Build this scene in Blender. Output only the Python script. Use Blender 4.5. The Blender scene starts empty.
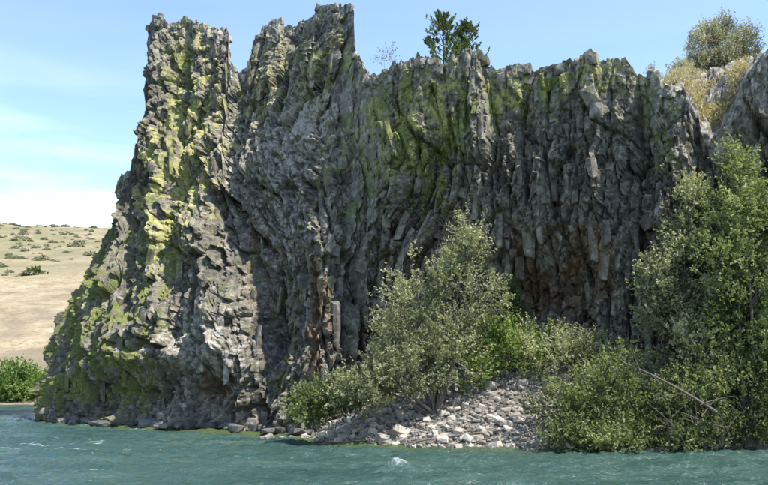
import bpy, bmesh, math, random
import numpy as np
from mathutils import Vector, Matrix

random.seed(7)
rng = np.random.default_rng(7)
S = bpy.context.scene
COL = S.collection

# ------------------------------------------------------------------ camera
PW, PH = 768.0, 485.0            # photograph's pixels
FPX = 823.0                      # focal length in those pixels
HORIZON = 376.0
CAMZ = 2.75
TILT = math.atan((HORIZON - PH / 2) / FPX)
cam_d = bpy.data.cameras.new('camera')
cam = bpy.data.objects.new('camera', cam_d)
COL.objects.link(cam)
cam_d.sensor_width = 36.0
cam_d.lens = 36.0 * FPX / PW
cam_d.clip_start = 0.1
cam_d.clip_end = 5000
cam.location = (0, 0, CAMZ)
cam.rotation_euler = (math.pi / 2 + TILT, 0, 0)
S.camera = cam

# ------------------------------------------------------------------ world, sun, exposure
SUN_TO = Vector((0.43, -0.23, 0.87)).normalized()      # direction towards the sun
elev = math.asin(SUN_TO.z)
W = bpy.data.worlds.new('World')
S.world = W
W.use_nodes = True
nt = W.node_tree
nt.nodes.clear()
N = nt.nodes.new
out = N('ShaderNodeOutputWorld'); bg = N('ShaderNodeBackground'); sky = N('ShaderNodeTexSky')
sky.sky_type = 'NISHITA'; sky.sun_disc = False
sky.sun_elevation = elev
sky.sun_rotation = math.atan2(SUN_TO.x, SUN_TO.y)
sky.air_density = 1.0; sky.dust_density = 0.25; sky.ozone_density = 1.4; sky.altitude = 300
bg.inputs['Strength'].default_value = 0.15
tc = N('ShaderNodeTexCoord'); sep = N('ShaderNodeSeparateXYZ')
nt.links.new(tc.outputs['Generated'], sep.inputs[0])
mp = N('ShaderNodeMapping'); mp.inputs['Scale'].default_value = (1.6, 1.6, 9.0)
mp.inputs['Location'].default_value = (0.35, 0.1, 0.2)
nt.links.new(tc.outputs['Generated'], mp.inputs['Vector'])
nz = N('ShaderNodeTexNoise'); nz.inputs['Scale'].default_value = 1.6; nz.inputs['Detail'].default_value = 7
nz.inputs['Roughness'].default_value = 0.5
nt.links.new(mp.outputs[0], nz.inputs['Vector'])
r1 = N('ShaderNodeValToRGB')
r1.color_ramp.elements[0].position = 0.35; r1.color_ramp.elements[1].position = 0.55
nt.links.new(nz.outputs['Fac'], r1.inputs[0])
r2 = N('ShaderNodeValToRGB')           # thin cloud lies low over the horizon, all the way round
e = r2.color_ramp.elements
e[0].position = 0.0; e[0].color = (.05, .05, .05, 1)
e[1].position = 0.215; e[1].color = (0.8, 0.8, 0.8, 1)
e4 = e.new(0.13); e4.color = (.18, .18, .18, 1)
e2 = e.new(0.27); e2.color = (0.35, 0.35, 0.35, 1)
e3 = e.new(0.36); e3.color = (0.04, 0.04, 0.04, 1)
nt.links.new(sep.outputs['Z'], r2.inputs[0])
ml = N('ShaderNodeMath'); ml.operation = 'MULTIPLY'
nt.links.new(r1.outputs[0], ml.inputs[0]); nt.links.new(r2.outputs[0], ml.inputs[1])
mx = N('ShaderNodeMix'); mx.data_type = 'RGBA'
veil = N('ShaderNodeMath'); veil.operation = 'MULTIPLY_ADD'      # thin even veil of high cloud everywhere
veil.inputs[1].default_value = .9; veil.inputs[2].default_value = .0
nt.links.new(ml.outputs[0], veil.inputs[0])
nt.links.new(veil.outputs[0], mx.inputs['Factor'])
nt.links.new(sky.outputs[0], mx.inputs['A'])
mx.inputs['B'].default_value = (4.9, 5.3, 5.8, 1)
nt.links.new(mx.outputs['Result'], bg.inputs['Color'])
nt.links.new(bg.outputs[0], out.inputs['Surface'])

sl = bpy.data.lights.new('sun', 'SUN')
sl.energy = 4.2; sl.angle = math.radians(0.55); sl.color = (1.0, 0.95, 0.86)
so = bpy.data.objects.new('sun', sl)
COL.objects.link(so)
so.location = (30, -20, 60)
so.rotation_euler = (-SUN_TO).to_track_quat('-Z', 'Y').to_euler()

S.view_settings.view_transform = 'Standard'
S.view_settings.look = 'None'
S.view_settings.gamma = 1.0
S.view_settings.use_curve_mapping = False
S.view_settings.exposure = 1.1


# ------------------------------------------------------------------ photo pixel <-> place
def at(px, py, Y):
    """the point at distance Y on the sight line of a photo pixel"""
    x = (px - PW / 2) / FPX; y = (PH / 2 - py) / FPX
    c, s = math.cos(TILT), math.sin(TILT)
    k = Y / (c - y * s)
    return Vector((x * k, Y, CAMZ + (s + y * c) * k))


def ground_at(px, py, z=0.0):
    y = (PH / 2 - py) / FPX
    c, s = math.cos(TILT), math.sin(TILT)
    return at(px, py, (z - CAMZ) * (c - y * s) / (s + y * c))


def to_px(x, y, z):
    c, s = math.cos(TILT), math.sin(TILT)
    dep = y * c + (z - CAMZ) * s
    up = -y * s + (z - CAMZ) * c
    return PW / 2 + FPX * x / dep, PH / 2 - FPX * up / dep


# ------------------------------------------------------------------ numpy noise
def _h(ix, iy, iz, seed):
    n = (ix.astype(np.int64) * 374761393 + iy.astype(np.int64) * 668265263
         + iz.astype(np.int64) * 1274126177 + seed * 974711) & 0xffffffff
    n = ((n ^ (n >> 13)) * 1274126177) & 0xffffffff
    n = ((n ^ (n >> 15)) * 2246822519) & 0xffffffff
    n = n ^ (n >> 16)
    return (n & 0xffffff) / float(0x1000000)


def noise2(x, y, seed=0):
    x = np.asarray(x, float); y = np.asarray(y, float)
    ix = np.floor(x); iy = np.floor(y)
    fx = x - ix; fy = y - iy
    ux = fx * fx * fx * (fx * (fx * 6 - 15) + 10); uy = fy * fy * fy * (fy * (fy * 6 - 15) + 10)
    z = np.zeros_like(ix)
    a = _h(ix, iy, z, seed); b = _h(ix + 1, iy, z, seed)
    c = _h(ix, iy + 1, z, seed); d = _h(ix + 1, iy + 1, z, seed)
    return ((a + (b - a) * ux) * (1 - uy) + (c + (d - c) * ux) * uy) * 2 - 1


def fbm2(x, y, seed=0, oct=5, gain=0.5):
    s = 0.0; amp = 1.0; tot = 0.0
    for o in range(oct):
        s = s + amp * noise2(x * 2 ** o + 17.3 * o, y * 2 ** o - 9.1 * o, seed + o)
        tot += amp; amp *= gain
    return s / tot


def noise3(x, y, z, seed=0):
    ix = np.floor(x); iy = np.floor(y); iz = np.floor(z)
    fx = x - ix; fy = y - iy; fz = z - iz
    ux = fx * fx * (3 - 2 * fx); uy = fy * fy * (3 - 2 * fy); uz = fz * fz * (3 - 2 * fz)
    r = 0
    for i in (0, 1):
        for j in (0, 1):
            for k in (0, 1):
                w = (ux if i else 1 - ux) * (uy if j else 1 - uy) * (uz if k else 1 - uz)
                r = r + w * _h(ix + i, iy + j, iz + k, seed)
    return r * 2 - 1


def vor2(x, y, seed=0, jit=0.9):
    """cells: F1, F2, local dx, dy from the seed point, three random numbers of the cell"""
    ix = np.floor(x); iy = np.floor(y)
    F1 = np.full(x.shape, 1e9); F2 = np.full(x.shape, 1e9)
    DX = np.zeros(x.shape); DY = np.zeros(x.shape); CX = np.zeros(x.shape); CY = np.zeros(x.shape)
    z = np.zeros(x.shape)
    for i in (-1, 0, 1):
        for j in (-1, 0, 1):
            cx = ix + i; cy = iy + j
            sx = cx + .5 + jit * (_h(cx, cy, z, seed) - .5); sy = cy + .5 + jit * (_h(cx, cy, z + 1, seed) - .5)
            dx = x - sx; dy = y - sy
            d = dx * dx + dy * dy
            m = d < F1
            F2 = np.where(m, F1, np.minimum(F2, d))
            F1 = np.where(m, d, F1); DX = np.where(m, dx, DX); DY = np.where(m, dy, DY)
            CX = np.where(m, cx, CX); CY = np.where(m, cy, CY)
    return (np.sqrt(F1), np.sqrt(F2), DX, DY,
            _h(CX, CY, z + 2, seed), _h(CX, CY, z + 3, seed), _h(CX, CY, z + 4, seed))


def sstep(a, b, x):
    t = np.clip((x - a) / (b - a), 0, 1)
    return t * t * (3 - 2 * t)


# ------------------------------------------------------------------ objects
def tag(o, label=None, cat=None, group=None, kind=None):
    if label: o['label'] = label
    if cat: o['category'] = cat
    if group: o['group'] = group
    if kind: o['kind'] = kind
    return o


def link(name, me, mat=None, parent=None):
    o = bpy.data.objects.new(name, me)
    COL.objects.link(o)
    if mat and me is not None and not me.materials: me.materials.append(mat)
    if parent: o.parent = parent
    return o


def empty(name, loc, rz=0):
    o = bpy.data.objects.new(name, None)
    COL.objects.link(o)
    o.location = loc; o.rotation_euler = (0, 0, rz); o.empty_display_size = .3
    return o


def np_mesh(name, V, Fq, smooth=False, attrs=None, colattrs=None):
    """mesh from an (n,3) array and an (m,4) or (m,3) face array"""
    me = bpy.data.meshes.new(name)
    V = np.ascontiguousarray(V, dtype=np.float32); Fq = np.ascontiguousarray(Fq, dtype=np.int32)
    k = Fq.shape[1]
    me.vertices.add(len(V)); me.vertices.foreach_set('co', V.ravel())
    me.loops.add(Fq.size); me.loops.foreach_set('vertex_index', Fq.ravel())
    me.polygons.add(len(Fq)); me.polygons.foreach_set('loop_start', np.arange(0, Fq.size, k, dtype=np.int32))
    me.polygons.foreach_set('use_smooth', np.full(len(Fq), bool(smooth)))
    me.update(calc_edges=True)
    for n, a in (attrs or {}).items():
        t = me.attributes.new(n, 'FLOAT', 'POINT'); t.data.foreach_set('value', np.ascontiguousarray(a, dtype=np.float32).ravel())
    for n, a in (colattrs or {}).items():
        t = me.attributes.new(n, 'FLOAT_COLOR', 'POINT'); t.data.foreach_set('color', np.ascontiguousarray(a, dtype=np.float32).ravel())
    return me


def grid_faces(nr, nc):
    i = np.arange(nr - 1)[:, None] * nc + np.arange(nc - 1)[None, :]
    return np.stack([i, i + 1, i + nc + 1, i + nc], -1).reshape(-1, 4)


# ------------------------------------------------------------------ material helpers
class MT:
    def __init__(self, name):
        self.m = bpy.data.materials.new(name); self.m.use_nodes = True
        self.t = self.m.node_tree; self.t.nodes.clear()
        self.out = self.n('ShaderNodeOutputMaterial')
        self.p = None

    def n(self, typ, **kw):
        x = self.t.nodes.new(typ)
        for k, v in kw.items(): setattr(x, k, v)
        return x

    def l(self, a, b): self.t.links.new(a, b)

    def setin(self, node, key, v):
        if hasattr(v, 'links') or isinstance(v, bpy.types.NodeSocket): self.l(v, node.inputs[key])
        else: node.inputs[key].default_value = v

    def pos(self, scale=(1, 1, 1), loc=(0, 0, 0)):
        g = self.n('ShaderNodeNewGeometry'); m = self.n('ShaderNodeMapping')
        m.inputs['Scale'].default_value = scale; m.inputs['Location'].default_value = loc
        self.l(g.outputs['Position'], m.inputs['Vector'])
        return m.outputs[0]

    def noise(self, vec, scale, detail=6, rough=0.55, dist=0.0):
        x = self.n('ShaderNodeTexNoise')
        self.l(vec, x.inputs['Vector'])
        x.inputs['Scale'].default_value = scale; x.inputs['Detail'].default_value = detail
        x.inputs['Roughness'].default_value = rough; x.inputs['Distortion'].default_value = dist
        return x.outputs['Fac']

    def math(self, op, a, b=None, clamp=False):
        x = self.n('ShaderNodeMath', operation=op, use_clamp=clamp)
        self.setin(x, 0, a)
        if b is not None: self.setin(x, 1, b)
        return x.outputs[0]

    def range(self, v, a, b, c=0.0, d=1.0):
        x = self.n('ShaderNodeMapRange'); x.interpolation_type = 'SMOOTHSTEP'
        self.setin(x, 0, v)
        for i, k in enumerate((a, b, c, d)): x.inputs[i + 1].default_value = k
        return x.outputs[0]

    def ramp(self, v, stops):
        x = self.n('ShaderNodeValToRGB')
        el = x.color_ramp.elements
        el[0].position = stops[0][0]; el[0].color = (*stops[0][1], 1)
        el[1].position = stops[-1][0]; el[1].color = (*stops[-1][1], 1)
        for p, c in stops[1:-1]: k = el.new(p); k.color = (*c, 1)
        self.l(v, x.inputs[0]); return x.outputs[0]

    def mix(self, f, a, b, blend='MIX'):
        x = self.n('ShaderNodeMix', data_type='RGBA', blend_type=blend)
        self.setin(x, 'Factor', f)
        for k, v in (('A', a), ('B', b)):
            if isinstance(v, tuple): x.inputs[k].default_value = (*v[:3], 1)
            else: self.l(v, x.inputs[k])
        return x.outputs['Result']

    def attr(self, name):
        x = self.n('ShaderNodeAttribute', attribute_name=name); return x

    def bsdf(self, color, rough=0.85, spec=0.3, bump=None, bstr=0.5, bdist=0.05):
        p = self.n('ShaderNodeBsdfPrincipled'); self.p = p
        if isinstance(color, tuple): p.inputs['Base Color'].default_value = (*color, 1)
        else: self.l(color, p.inputs['Base Color'])
        self.setin(p, 'Roughness', rough)
        p.inputs['Specular IOR Level'].default_value = spec
        if bump is not None:
            b = self.n('ShaderNodeBump'); b.inputs['Strength'].default_value = bstr
            b.inputs['Distance'].default_value = bdist
            self.l(bump, b.inputs['Height']); self.l(b.outputs[0], p.inputs['Normal'])
        self.l(p.outputs[0], self.out.inputs['Surface'])
        return p


def mat_basalt():
    m = MT('basalt')
    P = m.pos()
    n_big = m.noise(P, 0.45, 6, .6)
    n_mid = m.noise(P, 3.0, 10, .70)
    n_fine = m.noise(P, 14, 6, .65)
    streak = m.noise(m.pos((1.0, 1.0, .10)), 2.4, 6, .6)
    tone = m.attr('tone').outputs['Fac']
    msk = m.attr('mask')
    sp = m.n('ShaderNodeSeparateColor'); m.l(msk.outputs['Color'], sp.inputs[0])
    lich, yel, rust, pale = sp.outputs[0], sp.outputs[1], sp.outputs[2], msk.outputs['Alpha']
    base = m.ramp(n_mid, [(.28, (.040, .035, .027)), (.43, (.112, .101, .080)), (.56, (.195, .179, .144)), (.73, (.40, .37, .305))])
    # each broken face of rock its own tone
    tn = m.math('ADD', m.math('MULTIPLY', tone, .95), .50)
    tc_ = m.n('ShaderNodeCombineColor'); [m.l(tn, tc_.inputs[i]) for i in range(3)]
    base = m.mix(1.0, base, tc_.outputs[0], 'MULTIPLY')
    # water streaks, blue grey
    base = m.mix(m.range(streak, .52, .68, 0, .55), base, (.145, .140, .130))
    base = m.mix(m.range(streak, .44, .30, 0, .6), base, (.045, .045, .05))
    # pale weathered crusts
    f = m.range(m.math('ADD', m.math('MULTIPLY', n_mid, 1.0), m.math('MULTIPLY', pale, .34)), .66, .86)
    base = m.mix(m.math('MULTIPLY', f, .75), base, m.ramp(n_fine, [(.3, (.30, .28, .25)), (.7, (.50, .465, .41))]))
    # rust
    n_r = m.noise(m.pos((1, 1, .35), (4, 1, 2)), 1.3, 8, .65)
    f = m.range(m.math('ADD', n_r, m.math('MULTIPLY', rust, .40)), .70, .90)
    base = m.mix(m.math('MULTIPLY', f, .8), base, m.ramp(n_mid, [(.3, (.075, .045, .026)), (.7, (.235, .145, .080))]))
    # lichen: green moss film, then yellow crusts
    n_l = m.noise(m.pos((1, 1, .5), (9, 3, 1)), 2.6, 10, .80)
    brk = m.range(m.noise(m.pos((1, 1, .7), (3, 3, 8)), .9, 5, .6), .40, .58, .25, 1.15)
    lich = m.math('MULTIPLY', lich, brk)
    f = m.range(m.math('ADD', n_l, m.math('MULTIPLY', lich, .25)), .62, .74)
    base = m.mix(m.math('MULTIPLY', f, .85), base, m.ramp(n_fine, [(.3, (.075, .090, .026)), (.7, (.215, .24, .065))]))
    n_y = m.noise(m.pos((1, 1, .6), (2, 7, 5)), 3.6, 10, .82)
    brk = m.range(m.noise(m.pos((1, 1, .6), (13, 3, 8)), 1.3, 5, .65), .42, .60, .12, 1.2)
    yel = m.math('MULTIPLY', yel, brk)
    f = m.range(m.math('ADD', n_y, m.math('MULTIPLY', yel, .235)), .60, .80)
    base = m.mix(m.math('MULTIPLY', f, .75), base, m.ramp(n_fine, [(.3, (.27, .262, .085)), (.7, (.50, .475, .185))]))
    base = m.mix(.5, base, m.ramp(n_fine, [(.25, (.62, .62, .62)), (.75, (1.28, 1.28, 1.28))]), 'MULTIPLY')
    h = m.math('ADD', n_mid, m.math('MULTIPLY', n_fine, .5))
    m.bsdf(base, .9, .2, h, .8, .045)
    return m.m


def mat_stone(name, stops, scale=3.0, spec=.25):
    m = MT(name)
    P = m.pos()
    oi = m.n('ShaderNodeObjectInfo')
    n1 = m.noise(P, scale, 8, .6); n2 = m.noise(P, scale * 7, 5, .6)
    c = m.ramp(n1, stops)
    tv = m.range(oi.outputs['Random'], 0, 1, .62, 1.2)
    tc_ = m.n('ShaderNodeCombineColor'); [m.l(tv, tc_.inputs[i]) for i in range(3)]
    c = m.mix(1.0, c, tc_.outputs[0], 'MULTIPLY')
    t = m.attr('tone').outputs['Fac']
    c = m.mix(.5, c, m.ramp(n2, [(.3, (.65, .65, .65)), (.7, (1.25, 1.25, 1.25))]), 'MULTIPLY')
    m.bsdf(c, .88, spec, n2, .6, .03)
    return m.m


def mat_leaf(name, dark, mid, light, trans=.35, rough=.6):
    m = MT(name)
    t = m.attr('tint').outputs['Fac']
    c = m.ramp(t, [(.05, dark), (.5, mid), (.95, light)])
    d = m.n('ShaderNodeBsdfPrincipled')
    m.l(c, d.inputs['Base Color']); d.inputs['Roughness'].default_value = rough
    d.inputs['Specular IOR Level'].default_value = .18
    tr = m.n('ShaderNodeBsdfTranslucent')
    c2 = m.mix(1.0, c, (1.15, 1.2, .6), 'MULTIPLY')
    m.l(c2, tr.inputs['Color'])
    mxs = m.n('ShaderNodeMixShader'); mxs.inputs[0].default_value = trans
    m.l(d.outputs[0], mxs.inputs[1]); m.l(tr.outputs[0], mxs.inputs[2])
    m.l(mxs.outputs[0], m.out.inputs['Surface'])
    return m.m


def mat_bark(name, a, b):
    m = MT(name)
    n = m.noise(m.pos((6, 6, 1.5)), 3, 8, .65)
    m.bsdf(m.ramp(n, [(.3, a), (.7, b)]), .9, .2, n, .7, .03)
    return m.m


M_ROCK = mat_basalt()

# ------------------------------------------------------------------ the cliff: plan, skyline, relief
SKY = np.array([(20, 425), (36, 415), (37, 377), (40, 346), (46, 328), (46.5, 300), (52, 296), (62, 283), (68, 258), (74, 240),
                (82, 232), (90, 215), (102, 201), (114, 190), (127, 178), (132, 170), (135, 148), (139, 133), (143, 105), (144.5, 56), (146, 30), (150, 19),
                (170, 19), (187, 15), (196, 22), (210, 26), (227, 27), (230, 35), (230.5, 62), (237, 68), (247, 64), (251, 56),
                (253, 38), (262, 26), (278, 24), (291, 27), (298, 22), (315, 13), (328, 10), (338, 9), (352, 10),
                (353, 23), (355, 43), (360, 59), (372, 73), (379, 70), (394, 60), (413, 57), (431, 62), (456, 63),
                (475, 59), (490, 60), (505, 68), (518, 64), (548, 58), (580, 54), (589, 56), (598, 67), (615, 60),
                (630, 69), (652, 74), (663, 86), (674, 93), (686, 90), (697, 108), (702, 136), (716, 148), (731, 124),
                (745, 86), (768, 60), (800, 40), (850, 35), (1000, 60), (1400, 90)], float)

plan_px = [(51, 421), (68, 423), (100, 425.5), (150, 428), (200, 430.3), (250, 432.2), (300, 433.3)]
plan = [(-12, 78), (-19, 70), (-22.5, 62)]
for px, py in plan_px:
    p = ground_at(px, py); plan.append((p.x, p.y))
for px, d in ((325, 39.4), (345, 40.9), (375, 41.5), (420, 41.0), (470, 40.2), (540, 38.9), (610, 37.5), (660, 36.4), (700, 35.4), (716, 36.1), (735, 35.0)):
    plan.append((at(px, 300, d).x, d))
plan += [(16.3, 34.0), (19.5, 32.2), (24, 30.8), (32, 30), (42, 32)]
plan = np.array(plan)


def smooth_poly(P, step, it=2):
    for _ in range(it):                       # Chaikin
        Q = [P[0]]
        for i in range(len(P) - 1):
            Q.append(.75 * P[i] + .25 * P[i + 1]); Q.append(.25 * P[i] + .75 * P[i + 1])
        Q.append(P[-1]); P = np.array(Q)
    s = np.concatenate([[0], np.cumsum(np.hypot(*np.diff(P, axis=0).T))])
    n = int(s[-1] / step)
    t = np.linspace(0, s[-1], n)
    return np.stack([np.interp(t, s, P[:, 0]), np.interp(t, s, P[:, 1])], -1), t


STEP = 0.07
B, A = smooth_poly(plan, STEP)
NC = len(A)
tan = np.gradient(B, axis=0); tan /= np.linalg.norm(tan, axis=1)[:, None]
NRM = np.stack([tan[:, 1], -tan[:, 0]], -1)               # outwards, towards the river
k = 61; ker = np.hanning(k); ker /= ker.sum()
NRM = np.stack([np.convolve(np.pad(NRM[:, i], k // 2, 'edge'), ker, 'valid') for i in (0, 1)], -1)
NRM /= np.linalg.norm(NRM, axis=1)[:, None]
px_b = PW / 2 + FPX * B[:, 0] / (B[:, 1] * math.cos(TILT))
hid = A < np.interp(38, px_b[60:], A[60:]) if False else (np.arange(NC) < int(np.argmin(px_b)))
# batter: the left buttress leans back, the right wall is upright
lean = np.interp(px_b, [30, 60, 110, 150, 230, 300, 375, 420, 690, 760], [.10, .36, .58, .62, .62, .54, -.04, -.16, -.18, -.10])
inw = -NRM.copy()
blendr = sstep(42, 90, px_b)[:, None]
vx = np.interp(px_b, [30, 140, 300, 384, 470, 600, 700, 768, 1000], [.1, -.28, -.12, 0, .06, .22, .37, .45, .5])
inw = inw * (1 - blendr) + np.stack([vx, np.ones(NC)], -1) * blendr
inw /= np.linalg.norm(inw, axis=1)[:, None]
H = np.full(NC, 15.0)
for it in range(4):
    hb = np.clip(H - 4.0, 0, 9.5); hu = np.maximum(H - 13.5, 0) * .55
    cx = B[:, 0] + inw[:, 0] * lean * (hb + hu); cy = B[:, 1] + inw[:, 1] * lean * (hb + hu)
    pxc, _ = to_px(cx, cy, H)
    py = np.interp(pxc, SKY[:, 0], SKY[:, 1])
    yy = (PH / 2 - py) / FPX
    c, s = math.cos(TILT), math.sin(TILT)
    Hn = CAMZ + cy * (s + yy * c) / (c - yy * s)
    H = np.where(hid, np.minimum(Hn, 5.0), Hn)
i0 = int(np.argmin(px_b))
H[:i0] = np.interp(A[:i0], [0, A[i0] * .6, A[i0]], [4.0, 5.0, max(H[i0 + 4], 3.0)])
H = np.clip(H, 1.2, 60)
# knobbly crest
H = H + .28 * fbm2(A * .9, A * 0, 31, 4) + .16 * (vor2(A[:, None] * 1.1, np.zeros((NC, 1)) + .5, 77)[4][:, 0] - .5)
Hs_smooth = np.convolve(np.pad(H, 120, 'edge'), np.hanning(241) / np.hanning(241).sum(), 'valid')

# rows
ZB = -1.2
NF = 300
vf = np.linspace(0, 1, NF)
TOPD = np.concatenate([np.linspace(.07, 4, 46), np.linspace(4.2, 12, 30), np.linspace(13, 34, 20)])
NTOP = len(TOPD)
wid = np.interp(px_b, [30, 60, 140, 230, 330, 390, 480], [.10, .16, .28, .34, .5, .9, 1.0])    # how far the mass goes back
wid[:i0] = np.interp(A[:i0], [0, A[i0]], [.1, wid[i0]])
wid[i0 + 900:] = np.maximum.accumulate(wid[i0 + 900:])
plate = np.interp(px_b, [30, 140, 240, 330, 380, 430, 660, 700, 760], [-3.5, -3.0, -5, -6.0, -1.0, 0.0, .4, 5.6, 4.0])  # plateau above or below the crest
thick = np.interp(px_b, [30, 140, 240, 340, 420, 660, 700], [1.2, 2.5, 2.8, 2.8, 6, 4, .5])

SAD = at(715, 84, 44).z
PX = np.zeros((NF + NTOP, NC)); PY = PX.copy(); PZ = PX.copy(); BB = PX.copy(); TOPW = PX.copy()
for r in range(NF):
    z = ZB + (H - ZB) * vf[r]
    hh = np.clip(z - 4.0, 0, 9.5) + .08 * np.clip(z, 0, 4)
    off = lean * hh
    hu = np.clip(z - 13.5, 0, None) * .55 * lean
    PX[r] = B[:, 0] + inw[:, 0] * (off + hu); PY[r] = B[:, 1] + inw[:, 1] * (off + hu); PZ[r] = z; BB[r] = z
    TOPW[r] = sstep(.9, .0, H - z) * .5
for j in range(NTOP):
    r = NF + j
    d = TOPD[j]
    dd = d * wid
    PX[r] = PX[NF - 1] + inw[:, 0] * dd; PY[r] = PY[NF - 1] + inw[:, 1] * dd
    f = sstep(0, 1, (dd - thick) / 8.0)
    endf = sstep(24, 34, d) * np.clip(1.2 - wid, 0, 1)
    tgt = np.where(px_b > 430, H + plate, Hs_smooth + plate)
    tgt = np.where(px_b > 640, H - .6 + (SAD - H + .6) * sstep(668, 692, px_b) * (1 - sstep(775, 810, px_b)), tgt)
    fr = np.where(px_b > 660, np.clip(dd / 8.0, 0, 1), f)
    PZ[r] = H * (1 - fr) + tgt * fr
    PZ[r] = PZ[r] * (1 - endf) + ZB * endf
    BB[r] = H + dd; TOPW[r] = .5 + .5 * sstep(0, .8, dd)
AA = np.broadcast_to(A[None], PX.shape).copy()


def surf_of(px, py):
    """arc position and height on the wall that a photo pixel sees"""
    qx, qy = to_px(PX[:NF, i0:], PY[:NF, i0:], PZ[:NF, i0:])
    k = np.argmin((qx - px) ** 2 + (qy - py) ** 2)
    r, c = np.unravel_index(k, qx.shape)
    return AA[r, c + i0], BB[r, c + i0], PY[r, c + i0]


def blobs(a, b, lst):
    m = np.zeros(a.shape)
    for px, py, rx, ry, st in lst:
        a0, b0, d = surf_of(px, py)
        q = ((a - a0) / (rx * d / FPX)) ** 2 + ((b - b0) / (ry * d / FPX)) ** 2
        m = m + st * np.exp(-q * .9)
    return m


# shear field: the columns fan out and lean
a0_, b0_, _ = surf_of(265, 220)
SH = [(265, 215, 85, 120, .48), (225, 350, 60, 60, .4), (425, 225, 55, 75, -.6), (340, 150, 45, 60, .25), (120, 300, 60, 90, -.35)]


def shear(a, b):
    s = np.zeros(a.shape)
    for px, py, rx, ry, kk in SH:
        ac, bc, d = surf_of(px, py)
        w = np.exp(-(((a - ac) / (rx * d / FPX)) ** 2 + ((b - bc) / (ry * d / FPX)) ** 2))
        s = s + w * kk * (b - bc)
    return s


A2 = AA + shear(AA, BB) + .22 * fbm2(AA * .35, BB * .16, 5, 2) + .05 * fbm2(AA * 2.2, BB * 1.2, 6, 3)
B2 = BB + .5 * fbm2(AA * .6, BB * .2, 9, 2)
# how columnar: 1 on the right wall, less on the lichened left buttress
colw = np.interp(AA, *zip(*[(surf_of(p, 330)[0], w) for p, w in ((60, .25), (150, .35), (230, .7), (300, .9), (500, 1), (660, .8), (740, .4))]))

R = np.zeros(PX.shape)
CUT = [(268, 335, 22, 70, -2.0), (258, 265, 16, 30, -.8), (205, 392, 45, 26, -1.6), (120, 398, 60, 24, -1.2), (175, 265, 12, 40, -1.1), (560, 290, 50, 34, -2.0),
       (500, 285, 25, 30, -1.2), (345, 85, 26, 16, -.9), (245, 110, 16, 30, -.9), (290, 85, 14, 30, -.5), (420, 300, 60, 60, -.6),
       (300, 170, 30, 90, .5), (215, 300, 16, 90, .6), (120, 330, 30, 90, .7), (600, 170, 16, 120, .5), (480, 150, 14, 100, .6),
       (445, 90, 24, 40, .6), (335, 40, 20, 26, .9), (300, 60, 18, 20, .5), (660, 190, 16, 80, .6), (390, 150, 18, 100, .6),
       (640, 140, 14, 60, -.7), (525, 130, 10, 100, -.6), (700, 160, 10, 60, -1.2), (100, 400, 40, 22, -.6), (165, 355, 40, 12, .7)]
R += blobs(AA, BB, CUT)
R += .6 * fbm2(AA * .30, BB * .10, 3, 3)
left = 1 - sstep(.45, .95, colw)
lb = BB / 2.6 + .9 * fbm2(AA * .22, BB * .15, 61, 3) + A2 * .16
lfr = lb - np.floor(lb)
R += left * np.interp(AA, [A[i0] + 4, A[i0] + 11], [0, 1]) * .22 * (lfr ** .7 - .6)                               # broken ledges on the left buttress
#                         # buttresses and runnels
f1, f2, dx, dy, h1, h2, h3 = vor2(A2 / 2.3, B2 / 4.6, 11)          # big blocks
T1 = h3
R += (.75 + .45 * left) * (h1 - .5) + (h2 - .5 - .22 * left) * dx * (1.2 + .5 * left) + (h3 - .62) * dy * (.9 + .6 * left)
R -= .35 * sstep(.14, .0, f2 - f1)
f1, f2, dx, dy, h1, h2, h3 = vor2(A2 / .66, B2 / 4.2, 23, .8)      # long columns
T2 = h2
amp = .35 + .75 * colw
R += amp * (.52 * (h1 - .5) + (h2 - .5) * dx * .7 + (h3 - .62) * dy * .9)
R -= amp * .24 * sstep(.14, .0, f2 - f1)
f1, f2, dx, dy, h1, h2, h3 = vor2(A2 / .74 + 5.5, B2 / 2.1, 29)   # shorter broken slabs
T2 = T2 * colw + h2 * (1 - colw)
amp = .85 - .60 * colw
R -= left * .22 * sstep(.20, .0, f2 - f1)
R += amp * (.85 * (h1 - .5) + (h2 - .5 - .25 * left) * dx * 1.7 + (h3 - .66) * dy * 1.1)
R -= amp * .20 * sstep(.14, .0, f2 - f1)
f1, f2, dx, dy, h1, h2, h3 = vor2(A2 / .36 + 3.1, B2 / .62, 37)    # broken blocks
T3 = h1
R += .34 * (h1 - .5) + .42 * (h2 - .5 - .2 * left) * dx + .44 * (h3 - .62) * dy
R -= .06 * sstep(.12, .0, f2 - f1)
f1, f2, dx, dy, h1, h2, h3 = vor2(A2 / .17 + 1.7, B2 / .22, 41)
T4 = h2
R += .15 * (h1 - .5) + .18 * (h2 - .5) * dx + .16 * (h3 - .6) * dy
R += .10 * fbm2(AA * 3, BB * 2.4, 51, 4)
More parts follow.
